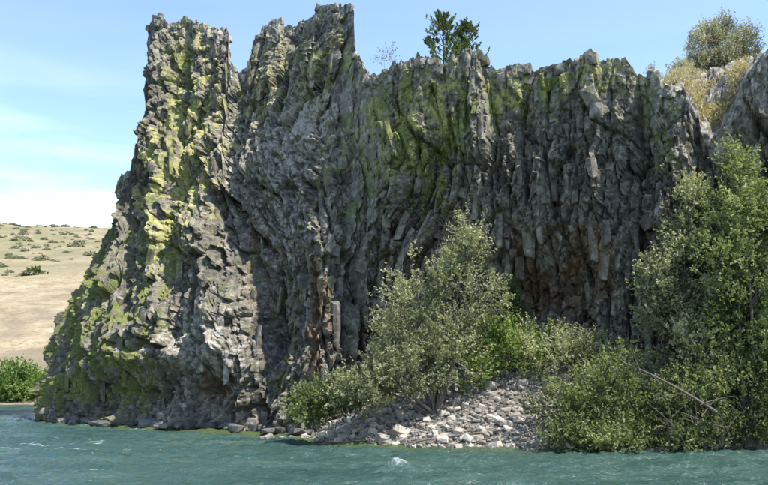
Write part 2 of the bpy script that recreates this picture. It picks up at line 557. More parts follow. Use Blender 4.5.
# damp the far top of the plateau and the hidden back
damp = np.ones(PX.shape)
damp[NF:] = np.interp(TOPD, [0, 3, 8], [1, .8, .5])[:, None]
R *= damp
R -= R[:NF].mean() + .05
edge = sstep(5.0, 1.0, np.broadcast_to(H[None], R.shape) - BB) * np.interp(px_b, [30, 60, 360, 420], [.6, .5, .5, .55])[None]
R *= 1 - edge
nz_ = TOPW
dirx = NRM[:, 0][None] * (1 - nz_); diry = NRM[:, 1][None] * (1 - nz_); dirz = .12 * (1 - nz_) + nz_
ln = np.sqrt(dirx ** 2 + diry ** 2 + dirz ** 2)
Rl = R / ln
Rtop = np.where(nz_ > .4, np.clip(Rl, -1.0, .55), Rl)
tf1, tf2, tdx, tdy, th1, th2, th3 = vor2(PX[NF:] / .55, PY[NF:] / .55, 91)
Rtop[NF:] += damp[NF:] * np.clip(TOPW[NF:] * 2 - 1, 0, 1) * (.30 * (th1 - .5) + .3 * (th2 - .5) * tdx)
QX = PX + dirx * Rtop; QY = PY + diry * Rtop; QZ = PZ + dirz * Rtop


LICHEN = [(95, 335, 60, 90, .9), (85, 260, 55, 70, .7), (440, 100, 90, 40, .4), (290, 300, 60, 60, .3), (70, 300, 55, 120, 1.25), (150, 300, 60, 110, .15), (60, 340, 22, 60, .8), (110, 230, 34, 60, .8), (130, 350, 40, 70, .55), (175, 60, 30, 50, .75), (185, 140, 30, 60, .6),
          (410, 140, 65, 75, .5), (500, 95, 120, 40, .35), (385, 110, 30, 40, .3), (450, 120, 40, 60, .35), (240, 230, 160, 150, .35), (350, 190, 30, 60, .35), (440, 190, 25, 50, .5), (660, 130, 34, 55, .8), (530, 85, 70, 26, .5),
          (600, 90, 50, 24, .4), (330, 60, 26, 30, .55), (300, 50, 30, 24, .3), (745, 150, 20, 50, .4), (280, 380, 26, 26, .7), (200, 330, 45, 50, .2), (160, 240, 30, 60, .5), (515, 290, 8, 20, .5)]
YELLOW = [(420, 110, 80, 40, .45), (560, 80, 100, 22, .45), (110, 300, 60, 90, .35), (270, 60, 60, 40, .3), (90, 250, 40, 60, .35), (150, 190, 26, 60, .4), (260, 120, 60, 60, .3), (215, 160, 130, 150, .45), (440, 130, 90, 60, .45), (80, 290, 40, 90, .4), (600, 85, 90, 25, .45), (330, 60, 60, 50, .4), (188, 70, 28, 70, 1.0), (175, 170, 28, 80, .8), (160, 215, 24, 50, .8), (205, 130, 20, 60, .35), (140, 205, 26, 40, .3), (60, 320, 16, 30, .2), (410, 150, 50, 50, .25),
          (340, 55, 20, 26, .4), (675, 125, 16, 40, .45), (470, 95, 60, 22, .35), (190, 300, 30, 80, .05), (315, 230, 14, 40, .25), (350, 120, 20, 40, .2), (560, 75, 60, 14, .3), (190, 200, 30, 60, .4)]
RUST = [(315, 320, 18, 80, 1.2), (250, 290, 30, 60, .5), (250, 210, 26, 50, .55), (565, 285, 55, 55, .68), (200, 385, 36, 24, .65), (600, 240, 40, 90, .35), (510, 200, 30, 80, .3), (525, 290, 14, 40, .6), (400, 300, 60, 60, .25), (160, 390, 10, 20, .5)]
PALE = [(195, 335, 65, 36, .8), (285, 215, 40, 70, .3), (250, 130, 70, 60, .45), (300, 150, 40, 60, .4), (215, 45, 22, 24, .4), (285, 240, 30, 40, .4), (315, 110, 30, 40, .45), (150, 405, 40, 10, .6), (130, 320, 30, 60, .3), (690, 165, 20, 30, .5), (560, 180, 70, 80, .15),
        (240, 180, 20, 60, .35), (225, 370, 30, 20, .5)]


def masks(a, b, hh):
    M = np.zeros(a.shape + (4,))
    M[..., 0] = blobs(a, b, LICHEN); M[..., 1] = blobs(a, b, YELLOW); M[..., 2] = blobs(a, b, RUST); M[..., 3] = blobs(a, b, PALE)
    crest = sstep(2.0, .2, hh - b)
    M[..., 3] += .55 * crest + .1
    M[..., 1] += .12 * crest
    return np.clip(M, 0, 1.3)


MK = masks(AA, BB, np.broadcast_to(H[None], AA.shape))
TONE = np.clip(.5 + .5 * (T1 - .5) + .45 * (T2 - .5) + .5 * (T3 - .5) + .45 * (T4 - .5), 0, 1)
V = np.stack([QX, QY, QZ], -1).reshape(-1, 3)
me = np_mesh('basalt_cliff', V, grid_faces(NF + NTOP, NC), False, {'tone': TONE}, {'mask': MK.reshape(-1, 4)})
cliff = link('basalt_cliff', me, M_ROCK)
tag(cliff, 'tall dark basalt cliff with lichen rising straight out of the river', kind='structure')
cliff['kind'] = 'structure'


# ------------------------------------------------------------------ rock pieces standing proud of the wall
def hull(pts):
    bm = bmesh.new()
    for p in pts: bm.verts.new(p)
    r = bmesh.ops.convex_hull(bm, input=bm.verts)
    for g in r['geom_interior'] + r['geom_unused']:
        if isinstance(g, bmesh.types.BMVert) and g.is_valid: bm.verts.remove(g)
    loose = [v for v in bm.verts if not v.link_faces]
    for v in loose: bm.verts.remove(v)
    bm.normal_update()
    return bm


def block_points(sx, sy, sz, n=16):
    """corners of a broken block: a jittered box with extra points"""
    pts = []
    for i in (-1, 1):
        for j in (-1, 1):
            for q in (-1, 1):
                pts.append(Vector((i * sx * random.uniform(.6, 1), j * sy * random.uniform(.6, 1), q * sz * random.uniform(.65, 1))))
    for _ in range(n - 8):
        v = Vector((random.gauss(0, 1), random.gauss(0, 1), random.gauss(0, 1))).normalized()
        pts.append(Vector((v.x * sx * 1.15, v.y * sy * 1.15, v.z * sz * 1.15)))
    return pts


def column_points(r, L):
    pts = []
    k = random.choice((5, 6, 6, 7)); ph = random.uniform(0, 6.28)
    ta, tb = random.uniform(-.5, .5), random.uniform(-.5, .5)
    for i in range(k):
        an = ph + 6.2832 * i / k + random.uniform(-.2, .2)
        rr = r * random.uniform(.75, 1.1)
        x, y = rr * math.cos(an), rr * math.sin(an)
        pts.append(Vector((x * .8, y * .8, -L / 2 - random.uniform(0, .3))))
        pts.append(Vector((x, y, L / 2 + ta * x + tb * y + random.uniform(-.08, .08))))
        pts.append(Vector((x * 1.05, y * 1.05, random.uniform(-.2, .2) * L)))
    return pts


def put_piece(name, pts, r, c, sink, ang, kind_tone):
    base = Vector((QX[r, c], QY[r, c], QZ[r, c]))
    n2 = Vector((NRM[c, 0], NRM[c, 1], 0))
    tg = Vector((-n2.y, n2.x, 0))
    up = (Vector((0, 0, 1)) + tg * ang).normalized()
    yv = n2
    xv = yv.cross(up).normalized(); up = xv.cross(yv).normalized()
    Mx = Matrix((xv, yv, up)).transposed()
    wp = [base + Mx @ p - n2 * sink for p in pts]
    org = base - n2 * sink
    bm = hull([p - org for p in wp])
    me = bpy.data.meshes.new(name)
    bm.to_mesh(me); bm.free()
    n = len(me.vertices)
    co = np.empty(n * 3, np.float32); me.vertices.foreach_get('co', co); co = co.reshape(-1, 3)
    a = np.full(n, A[c]) ; b = BB[r, c] + co[:, 2]
    mk = np.clip(MK[r, c][None].repeat(n, 0) + 0.0, 0, 1.3)
    t = me.attributes.new('mask', 'FLOAT_COLOR', 'POINT'); t.data.foreach_set('color', mk.astype(np.float32).ravel())
    t = me.attributes.new('tone', 'FLOAT', 'POINT'); t.data.foreach_set('value', np.full(n, kind_tone, np.float32))
    o = link(name, me, M_ROCK, cliff)
    o.location = org
    return o


def local_k(a, b):
    e_ = .2
    a = np.array([[a]]); b = np.array([[b]])
    return float((shear(a, b + e_) - shear(a, b - e_))[0, 0] / (2 * e_))


c_lo = i0 + 10
c_hi = int(np.searchsorted(A, surf_of(760, 200)[0]))
for k in range(370):                                     # broken columns on the wall
    c = random.randint(c_lo, c_hi)
    r = random.randint(int(NF * .06), NF - 12)
    if px_b[c] < 150 and random.random() < .5: continue
    if r > NF - 45 or (690 < px_b[c] < 745 and r > NF - 110): continue
    L = random.uniform(.5, 2.2); rad = random.uniform(.13, .30)
    kk = local_k(A[c], BB[r, c])
    put_piece('basalt_column', column_points(rad, L), r, c, rad * random.uniform(.55, .9), -kk * .8 + random.uniform(-.12, .12), random.uniform(.2, .95))
for k in range(290):                                     # blocks along the crest and on ledges
    c = random.randint(c_lo, c_hi)
    crest_ = random.random() < .6
    r = NF - 1 - random.randint(0, 8) if crest_ else random.randint(int(NF * .05), NF - 10)
    if 688 < px_b[c] < 745 and r > NF - 110: continue
    s_ = random.uniform(.10, .27) if crest_ else random.uniform(.13, .40)
    if crest_ and H[min(c + 12, NC - 1)] - H[max(c - 12, 0)] > 2.0: s_ *= .6
    put_piece('basalt_block', block_points(s_ * random.uniform(.7, 1.2), s_, s_ * random.uniform(.8, 1.5)), r, c,
              s_ * random.uniform(.45, .8), random.uniform(-.4, .4), random.uniform(.2, 1))

# ------------------------------------------------------------------ river
def spaced(lo, a, b, hi, step, gr=1.18):
    L = [a]; s = step
    while L[-1] > lo: s *= gr; L.append(L[-1] - s)
    Rr = [b]; s = step
    while Rr[-1] < hi: s *= gr; Rr.append(Rr[-1] + s)
    return np.array(L[::-1] + list(np.arange(a + step, b, step)) + Rr)


gx = spaced(-600, -27, 24, 600, .13); gy = spaced(-400, 16, 54, 84, .13)
GX, GY = np.meshgrid(gx, gy)
fade = np.interp(np.hypot(GX * .8, GY - 34), [26, 34, 60, 140], [1, .8, .5, 0])
wz = .055 * fbm2(GX * .55 + .3 * GY, GY * .9, 101, 4) + .05 * fbm2(GX * 1.5, GY * 2.4 + .4 * GX, 111, 3)
rid = 1 - np.abs(fbm2(GX * .8 + 4, GY * 1.9 - .25 * GX, 121, 4))
wz += .07 * (rid ** 4 - .4)
wz += .02 * fbm2(GX * 4, GY * 5.5, 131, 2)
splash = ground_at(397, 470)
sq = ((GX - splash.x) / .55) ** 2 + ((GY - splash.y) / .35) ** 2
wz += .20 * np.exp(-sq) * (1 + .4 * noise2(GX * 6, GY * 6, 5))
wz *= fade * 1.7
# foam on broken crests
fo = .55 * sstep(.45, .95, rid ** 3 * (.62 + .6 * fbm2(GX * .22, GY * .35, 141, 3))) * sstep(.0, .5, fbm2(GX * 1.6, GY * 4.2, 151, 3) + .2)
fo = np.maximum(fo, .62 * np.exp(-sq * .8))
# shallows along the foot of the cliff and the stone bank
bank_px = [(300, 438), (330, 442), (400, 446), (470, 448), (540, 449), (610, 450), (690, 449), (768, 448), (900, 448), (1200, 450)]
bank_line = [(p.x, p.y) for p in (ground_at(*q) for q in bank_px)]
shore = np.concatenate([B[i0:int(np.argmin(np.abs(px_b - 300)))], smooth_poly(np.array(bank_line), .1)[0]])
sh_x = np.linspace(-26, 30, 400)
o_ = np.argsort(shore[:, 0])
sh_y = np.interp(sh_x, shore[o_, 0], shore[o_, 1])
dist = np.interp(GX, sh_x, sh_y) - GY
shal = sstep(3.0, .4, dist + .8 * fbm2(GX * .3, GY * .5, 161, 3)) * sstep(-27, -18, GX) * sstep(12, 4, GX)
shal *= np.interp(GX, [-22, -14, -5, 2, 8], [.3, .8, 1, .5, .3])
Vw = np.stack([GX, GY, wz], -1).reshape(-1, 3)
m = MT('river_water')
P = m.pos()
nA = m.noise(m.pos((1, 1.7, 1)), 2.6, 5, .6); nB = m.noise(m.pos((1, 1.8, 1)), 9, 4, .6)
big = m.noise(m.pos((.5, 1.0, 1)), .35, 4, .6)
colr = m.ramp(big, [(.3, (.024, .056, .048)), (.55, (.040, .080, .068)), (.75, (.066, .106, .086))])
colr = m.mix(m.math('MULTIPLY', m.attr('shallow').outputs['Fac'], .9), colr, (.085, .105, .030))
foam = m.attr('foam').outputs['Fac']
fn = m.noise(m.pos((1, 2.2, 1)), 7, 6, .7)
ff = m.range(m.math('ADD', foam, m.math('MULTIPLY', m.math('SUBTRACT', fn, .5), 1.1)), .35, .75)
colr = m.mix(m.math('MULTIPLY', ff, .8), colr, (.50, .57, .57))
rg = m.math('ADD', m.math('MULTIPLY', ff, .5), .13)
hh_ = m.math('ADD', nA, m.math('MULTIPLY', nB, .45))
pr = m.bsdf(colr, rg, .5, hh_, .8, .14)
pr.inputs['IOR'].default_value = 1.33
river = link('river', np_mesh('river', Vw, grid_faces(len(gy), len(gx)), True, {'foam': fo, 'shallow': shal}), m.m)
tag(river, 'choppy teal green river with small white riffles', kind='structure')

# ------------------------------------------------------------------ far hills and the ground beyond
bx_ = spaced(-1500, -260, 60, 1500, 4.0, 1.12); by_ = spaced(52, 70, 420, 2600, 4.0, 1.1)
HX, HY = np.meshgrid(bx_, by_)


def hill_z(x, y):
    x = np.asarray(x, float); y = np.asarray(y, float)
    far = np.interp(y, [55, 74, 81, 98, 166, 172, 320, 420, 700, 2600], [-3, -2, .5, 2.5, 22.6, 23.2, 60, 75, 77, 93])
    far = far + fbm2(x / 60, y / 60, 201, 5) * np.interp(y, [80, 110, 180, 400, 2600], [.2, 2.0, 3.4, 5.0, 9]) + .02 * (-x - 60)
    far += .5 * fbm2(x / 7, y / 7, 211, 3) * np.interp(y, [80, 110], [0.1, 1])
    return far


HZ = hill_z(HX, HY)
m = MT('dry_hillside')
P = m.pos()
g1 = m.noise(P, .035, 6, .6); g2 = m.noise(P, .22, 7, .65); g3 = m.noise(P, 1.3, 6, .7)
c = m.ramp(g2, [(.30, (.20, .165, .10)), (.5, (.31, .255, .165)), (.72, (.40, .335, .23))])
c = m.mix(m.range(g3, .48, .64, 0, .65), c, (.155, .14, .08))
c = m.mix(m.range(g1, .52, .68, 0, .6), c, (.18, .165, .11))
sx_ = m.n('ShaderNodeSeparateXYZ'); m.l(P, sx_.inputs[0])
upper = m.range(sx_.outputs[2], 20, 30)
g4 = m.noise(P, .11, 8, .7)
c = m.mix(m.math('MULTIPLY', upper, m.range(g4, .40, .56, 0, .8)), c, (.165, .160, .09))
c = m.mix(m.math('MULTIPLY', m.math('SUBTRACT', 1.0, upper), m.range(g1, .50, .58, 0, .55)), c, (.17, .135, .10))
m.bsdf(c, .95, .1, g3, .6, .4)
hill = link('hill', np_mesh('hill', np.stack([HX, HY, HZ], -1).reshape(-1, 3), grid_faces(len(by_), len(bx_)), True), m.m)
tag(hill, 'dry tan hillside dotted with sagebrush across the river', kind='structure')
m = MT('river_bed'); m.bsdf(m.ramp(m.noise(m.pos(), .5, 5), [(.3, (.06, .07, .04)), (.7, (.14, .13, .09))]), .9)
gb = link('ground', np_mesh('ground', [(-3000, -3000, -4), (3000, -3000, -4), (3000, 3000, -4), (-3000, 3000, -4)], [(0, 1, 2, 3)]), m.m)
tag(gb, 'flat river bed and ground under everything', kind='structure')

# ------------------------------------------------------------------ talus bank
BL, _ = smooth_poly(np.array(bank_line), .1)
wall_i = np.arange(int(np.argmin(np.abs(px_b - 296))), NC)
wx = B[wall_i, 0]; wy = B[wall_i, 1]


def bank_z(x, y):
    x = np.asarray(x, float); y = np.asarray(y, float)
    yb = np.interp(x, BL[:, 0], BL[:, 1]); yw = np.interp(x, wx, wy)
    X = lambda px: at(px, 400, 36).x
    zt = np.interp(x, [X(285), X(318), X(360), X(430), X(500), X(560), X(640), X(768), 40], [-1.2, .35, 1.5, 2.9, 3.9, 4.3, 3.6, 2.6, 2.6])
    t = (y - yb) / np.maximum(yw - yb, 2)
    z = np.where(t < 0, t * 3.0, zt * np.clip(t, 0, 1.2) ** .85)
    return z + .13 * fbm2(x * .5, y * .5, 301, 4) * sstep(-.1, .2, t) + .05 * fbm2(x * 2.5, y * 2.5, 305, 3)


kx = np.arange(-6.5, 34, .16); ky = np.arange(25, 46, .16)
KX, KY = np.meshgrid(kx, ky)
KZ = np.maximum(bank_z(KX, KY), -1.5)
M_BANK = mat_stone('talus_gravel', [(.3, (.10, .085, .068)), (.5, (.22, .195, .165)), (.7, (.34, .31, .275))], 4.0)
bank = link('talus_bank', np_mesh('talus_bank', np.stack([KX, KY, KZ], -1).reshape(-1, 3), grid_faces(len(ky), len(kx)), False), M_BANK)
tag(bank, 'low bank of pale broken talus at the foot of the cliff', kind='structure')

M_STONE = mat_stone('pale_talus_stone', [(.25, (.20, .177, .148)), (.5, (.39, .35, .298)), (.75, (.56, .51, .44))], 2.5)
M_DARK = mat_stone('river_worn_basalt', [(.25, (.055, .055, .052)), (.5, (.13, .125, .115)), (.75, (.25, .235, .21))], 2.2)
M_TAN = mat_stone('tan_rock', [(.25, (.32, .24, .10)), (.5, (.47, .37, .18)), (.75, (.58, .48, .27))], 2.5)


def rock_mesh(name, flat=.7, n=18, mat=None):
    bm = hull(block_points(.5, .5, .5 * flat, n))
    bmesh.ops.bevel(bm, geom=bm.edges[:], offset=.025, segments=1, affect='EDGES') if False else None
    me = bpy.data.meshes.new(name); bm.to_mesh(me); bm.free()
    if mat: me.materials.append(mat)
    return me


stone_meshes = [rock_mesh('stone', random.uniform(.5, .85), random.choice((12, 14, 17)), M_STONE) for _ in range(14)]
dark_meshes = [rock_mesh('boulder', random.uniform(.55, .8), random.choice((26, 32, 40)), M_DARK) for _ in range(10)]
for mm in dark_meshes:
    pass


def visible_bank(px):
    return True


spots = []
tries = 0
while len(spots) < 7600 and tries < 60000:
    tries += 1
    x = random.uniform(-5.6, 13); yb = float(np.interp(x, BL[:, 0], BL[:, 1]))
    t = random.random() ** 1.25
    y = yb - .25 + t * 9.5
    if y > float(np.interp(x, wx, wy)) - .3: continue
    spots.append((x, y))
sizes = np.clip(rng.lognormal(math.log(.125), .50, len(spots)), .06, .62)
order = np.argsort(-sizes / np.array([y for _, y in spots]))
G_ST = 'pale broken stones on the talus bank'
n_big = 0
rest = []
for q, i in enumerate(order):
    x, y = spots[i]; s_ = float(sizes[i])
    vis = True
    if x > 6.2 and y > np.interp(x, BL[:, 0], BL[:, 1]) + 1.2: vis = False
    if vis and n_big < 298:
        o = link('talus_stone', random.choice(stone_meshes))
        o.scale = (s_ * random.uniform(.8, 1.35), s_ * random.uniform(.8, 1.2), s_ * random.uniform(.7, 1.1))
        o.rotation_euler = (random.uniform(-.5, .5), random.uniform(-.5, .5), random.uniform(0, 6.28))
        o.location = (x, y, float(bank_z(x, y)) + s_ * .18)
        if y < float(np.interp(x, BL[:, 0], BL[:, 1])) + 1.0:
            tag(o, 'pale grey angular stone at the water edge of the talus bank', 'stone', 'stones along the water edge of the talus bank')
        elif s_ > .36:
            tag(o, 'larger pale grey angular block up on the talus slope', 'stone', 'larger blocks on the talus slope')
        else:
            tag(o, 'smaller pale grey angular stone up on the talus slope', 'stone', G_ST)
        n_big += 1
    else: rest.append((x, y, s_))
# the smaller rubble, too many to count
tv = []; tf = []; base_i = 0
protos = []
for mm in stone_meshes:
    co = np.array([v.co[:] for v in mm.vertices]); protos.append((co, [tuple(p.vertices) for p in mm.polygons]))
for x, y, s_ in rest:
    co, fs = random.choice(protos)
    an = random.uniform(0, 6.28); R3 = np.array((Matrix.Rotation(an, 3, 'Z') @ Matrix.Rotation(random.uniform(-.6, .6), 3, 'X')))
    s_ = min(s_, .34)
    cc = (co * s_ * np.array([random.uniform(.8, 1.4), random.uniform(.8, 1.2), random.uniform(.6, 1.1)])) @ R3.T + np.array([x, y, float(bank_z(x, y)) + s_ * .14])
    tv.append(cc); tf += [tuple(v + base_i for v in f) for f in fs]; base_i += len(cc)
tri = [t for f in tf for t in ([f] if len(f) == 3 else [(f[0], f[i], f[i + 1]) for i in range(1, len(f) - 1)])]
rub = link('rubble', np_mesh('rubble', np.concatenate(tv), np.array(tri)), M_STONE)
tag(rub, 'small pale rubble filling the talus bank between larger stones', 'rubble', kind='stuff')

# the odd ones out on the bank
p = ground_at(382, 424, .55)
bo = link('tan_boulder', rock_mesh('tan_boulder', .8, 14, M_TAN)); bo.scale = (1.25, .9, 1.05); bo.rotation_euler = (.1, .12, .4)
bo.location = (p.x, p.y, float(bank_z(p.x, p.y)) + .35)
tag(bo, 'largest blocky tan yellow boulder beside grey shrub stems on the bank', 'boulder')

# boulders along the foot of the cliff
G_DB = 'water-worn boulders along the cliff foot'
c = i0 + 50; c_end = int(np.argmin(np.abs(px_b - 318)))
while c < c_end:
    s_ = random.uniform(.22, .62) * (1.4 if random.random() < .15 else 1)
    n2 = NRM[c]
    o = link('waterline_boulder', random.choice(dark_meshes))
    o.scale = (s_ * random.uniform(1.0, 1.7), s_ * random.uniform(.8, 1.2), s_ * random.uniform(.65, 1.0))
    o.rotation_euler = (random.uniform(-.15, .15), random.uniform(-.15, .15), math.atan2(tan[c, 1], tan[c, 0]) + random.uniform(-.4, .4))
    off = random.uniform(.05, .45)
    rz0 = int(NF * (.3 - ZB) / (H[c] - ZB))
    o.location = (QX[rz0, c] + n2[0] * (off + .12), QY[rz0, c] + n2[1] * (off + .12), .12 + s_ * .12)
    tag(o, 'dark grey water-worn boulder at the waterline under the cliff', 'boulder', G_DB)
    c += int(s_ * random.uniform(.55, 1.05) / STEP)


# ------------------------------------------------------------------ plants
def tube(path, r0, r1, sides=5):
    """vertices and quads of a tapering tube along a path"""
    P_ = np.array([tuple(p) for p in path]); n = len(P_)
    T = np.gradient(P_, axis=0); T /= np.linalg.norm(T, axis=1)[:, None] + 1e-9
    ref = np.array([.3, .9, .2]); ref /= np.linalg.norm(ref)
    U = np.cross(T, ref); U /= np.linalg.norm(U, axis=1)[:, None] + 1e-9
    Wv = np.cross(T, U)
    rad = np.linspace(r0, r1, n)
    an = np.arange(sides) * 2 * math.pi / sides
    V_ = P_[:, None] + rad[:, None, None] * (U[:, None] * np.cos(an)[None, :, None] + Wv[:, None] * np.sin(an)[None, :, None])
    Fc = []
    for i in range(n - 1):
        for j in range(sides):
            a_, b_ = i * sides + j, i * sides + (j + 1) % sides
            Fc.append((a_, b_, b_ + sides, a_ + sides))
    return V_.reshape(-1, 3), np.array(Fc)


def tubes_mesh(name, lst):
    vs, fs, k0 = [], [], 0
    for path, r0, r1, sd in lst:
        v, f = tube(path, r0, r1, sd)
        vs.append(v); fs.append(f + k0); k0 += len(v)
    return np_mesh(name, np.concatenate(vs), np.concatenate(fs), True)


def bez(p0, p1, bend, n=7):
    p0, p1 = Vector(p0), Vector(p1)
    mid = (p0 + p1) / 2 + Vector(bend)
    return [(1 - t) ** 2 * p0 + 2 * t * (1 - t) * mid + t * t * p1 for t in np.linspace(0, 1, n)]


def leaves_mesh(name, pts, dirs, length, per, leaf, wid_, tint, rg, droop=0.0, upn=.5):
    """shoots that start at pts, run along dirs and carry small leaves"""
    n = len(pts)
    t = rg.uniform(0, 1, (n, per))
    L = length[:, None] * (t)
    c_ = pts[:, None] + dirs[:, None] * L[..., None]
    spread = (.08 + .16 * (1 - t))[..., None] * length[:, None, None] * .85
    c_ = c_ + rg.normal(0, 1, (n, per, 3)) * spread * .55
    c_[..., 2] -= droop * L * L
    c_ = c_.reshape(-1, 3)
    m_ = len(c_)
    ax = dirs.repeat(per, 0) * .6 + rg.normal(0, 1, (m_, 3)) * .75
    ax /= np.linalg.norm(ax, axis=1)[:, None]
    nr = rg.normal(0, 1, (m_, 3)) * .8 + np.array([0, 0, upn]); nr = np.cross(nr, ax); nr /= np.linalg.norm(nr, axis=1)[:, None] + 1e-9
    ll = leaf * rg.uniform(.6, 1.3, m_)[:, None]; ww = ll * wid_
    V_ = np.stack([c_ - ax * ll * .5, c_ + nr * ww * .5 + ax * ll * .05, c_ + ax * ll * .5, c_ - nr * ww * .5 + ax * ll * .05], 1).reshape(-1, 3)
    F_ = np.arange(m_ * 4).reshape(-1, 4)
    tn = np.clip(tint.repeat(per) + rg.normal(0, .06, m_), 0, 1).repeat(4)
    return np_mesh(name, V_, F_, False, {'tint': tn})


BARK_GREY = mat_bark('grey_bark', (.07, .06, .05), (.20, .18, .155))
BARK_DEAD = mat_bark('dead_wood', (.07, .06, .05), (.18, .158, .135))
BARK_RUST = mat_bark('rusty_dead_wood', (.22, .09, .035), (.42, .19, .07))
LEAF = {
    'dusty': mat_leaf('dusty_leaf', (.095, .105, .058), (.255, .268, .155), (.42, .42, .265), .35),
    'green': mat_leaf('green_leaf', (.070, .090, .034), (.185, .225, .088), (.32, .36, .160), .38),
    'bright': mat_leaf('bright_leaf', (.085, .13, .035), (.21, .29, .085), (.36, .43, .15), .40),
    'dark': mat_leaf('dark_leaf', (.050, .068, .028), (.145, .178, .072), (.28, .31, .14), .38),
    'sage': mat_leaf('sage_leaf', (.15, .145, .11), (.31, .305, .225), (.46, .44, .33), .3),
    'pine': mat_leaf('pine_needle', (.055, .080, .028), (.135, .185, .058), (.24, .28, .10), .3),
    'willow': mat_leaf('willow_leaf', (.07, .12, .03), (.155, .23, .06), (.25, .33, .11), .35),
    'gold': mat_leaf('dry_grass', (.26, .22, .13), (.42, .36, .23), (.55, .49, .34), .3),
    'lime': mat_leaf('lime_leaf', (.16, .19, .03), (.30, .33, .06), (.45, .45, .12), .35),
}


def plant(name, base, lobes, d, shoots, per, leaf, mat, label, cat, seed, group=None, wid_=.45, gap=.0, shoot=(.35, .8), up=.55,
          stem_r=.05, twigs=60, wood=BARK_GREY, parts=('trunk', 'crown'), mats=None, upn=.5, tb=.5):
    """lobes: (px, py, rx, ry [px], dy [m], ry_depth [m], weight): the crown's masses as the photo shows them,
    at distance d + dy, with their own depth"""
    rg = np.random.default_rng(seed); rd = random.Random(seed)
    base = Vector(base)
    root = empty(name, base)
    tag(root, label, cat, group)
    C_, R_, W_ = [], [], []
    for px, py, rx, ry, dy, rdp, w in lobes:
        q = at(px, py, d + dy)
        C_.append(tuple(q - base)); R_.append((rx * (d + dy) / FPX, rdp, ry * (d + dy) / FPX)); W_.append(w)
    C_ = np.array(C_); R_ = np.array(R_); W_ = np.array(W_, float); W_ /= W_.sum()
    k_ = rg.choice(len(C_), shoots, p=W_)
    v = rg.normal(0, 1, (shoots, 3)); v /= np.linalg.norm(v, axis=1)[:, None]
    rr = rg.uniform(0, 1, shoots) ** .42
    pts = C_[k_] + v * rr[:, None] * R_[k_] * .92
    keep = noise3(*(pts * 1.1 + seed).T, seed) + .5 * noise3(*(pts * 2.6 + seed).T, seed + 1) > gap - .25
    keep &= pts[:, 2] + base.z > float(0.08)
    pts = pts[keep]; v = v[keep]; k_ = k_[keep]
    cen = C_.mean(0) * np.array([1, 1, .7])
    dr = v * .8 + np.array([0, 0, up]) + rg.normal(0, .35, pts.shape)
    dr /= np.linalg.norm(dr, axis=1)[:, None]
    ln_ = rg.uniform(shoot[0], shoot[1], len(pts))
    tint = tb + .55 * noise3(*(pts * .9 + 3.3).T, seed + 5) + rg.normal(0, .20, len(pts))
    me_ = leaves_mesh(parts[1], pts, dr, ln_, per, leaf, wid_, tint, rg, upn=upn)
    link(parts[1], me_, mat, root)
    # wood: a limb to every mass, then twigs off the limbs to the shoots
    T_ = []; nodes = []
    for q, rad_ in zip(C_, R_):
        tip = Vector(q) + Vector((0, 0, rad_[2] * .55))
        st = Vector((rd.uniform(-.25, .25), rd.uniform(-.2, .2), -.25))
        dv = tip - st
        pth = bez(st, tip, (rd.uniform(-.12, .12) * dv.length, rd.uniform(-.12, .12) * dv.length, .10 * dv.length), 9)
        T_.append((pth, stem_r * rd.uniform(.7, 1.15), stem_r * .18, 6)); nodes += pth[2:]
    nd = np.array([tuple(p) for p in nodes])
    for i in rg.choice(len(pts), min(twigs, len(pts)), replace=False):
        j = np.argmin(((nd - pts[i]) ** 2).sum(1) + 2.0 * np.clip(nd[:, 2] - pts[i][2], 0, None))
        e_ = Vector(pts[i]) + Vector(dr[i]) * ln_[i] * .7
        T_.append((bez(nd[j], e_, (rd.uniform(-.15, .15), rd.uniform(-.15, .15), .12), 5), stem_r * .28, stem_r * .07, 4))
    link(parts[0], tubes_mesh(parts[0], T_), wood, root)
    return root


def on_bank(px, Y):
    x = at(px, 400, Y).x
    return (x, Y, float(bank_z(x, Y)))


# the dusty tree in the middle of the bank
plant('dusty_tree', on_bank(438, 36.0), [
    (469, 232, 12, 22, .3, .7, .6), (466, 262, 26, 24, 0, 1.3, 1.6), (402, 264, 13, 20, -.2, .7, .6), (440, 285, 18, 20, 0, 1.0, .8), (412, 300, 30, 26, 0, 1.5, 1.7), (478, 298, 32, 30, .2, 1.5, 1.5),
    (405, 338, 36, 32, -.6, 1.8, 2.0), (450, 340, 38, 34, -.2, 1.6, 1.8), (370, 382, 38, 24, -1.6, 1.4, 1.8), (398, 368, 34, 30, -1.2, 1.3, 1.8), (348, 394, 26, 18, -1.4, 1.0, 1.0), (385, 392, 30, 14, -1.4, .9, .8), (425, 372, 26, 20, -.6, 1.0, 1.2), (455, 366, 20, 18, -.4, .9, .8)], 36.0,
    4300, 16, .125, LEAF['dusty'], 'dusty grey green tree with an open ragged crown beside the talus bank', 'tree', 11, wid_=.5, gap=.12, stem_r=.075, twigs=260, tb=.62)
plant('broadleaf_shrub', on_bank(330, 34.8), [
    (318, 402, 24, 16, 0, .9, 1.6), (340, 396, 26, 20, .2, .9, 1.4), (305, 413, 16, 12, -.1, .6, .7), (365, 398, 24, 18, .2, .8, .9)], 34.8,
    700, 15, .125, LEAF['green'], 'low leafy green shrub at the left tip of the talus bank', 'shrub', 12, wid_=.6, stem_r=.03, twigs=60, parts=('stems', 'foliage'), tb=.55)
plant('bright_shrub', on_bank(500, 37.0), [
    (497, 338, 34, 22, 0, 1.1, 1.6), (470, 368, 22, 20, -.6, .9, 1.0), (520, 352, 34, 26, -.2, 1.1, 1.4), (548, 345, 28, 18, .2, 1.0, .8)], 37.0,
    1050, 16, .115, LEAF['bright'], 'bright yellow green shrub growing above the talus stones', 'shrub', 13, wid_=.55, stem_r=.035, twigs=80, parts=('stems', 'foliage'), tb=.45)
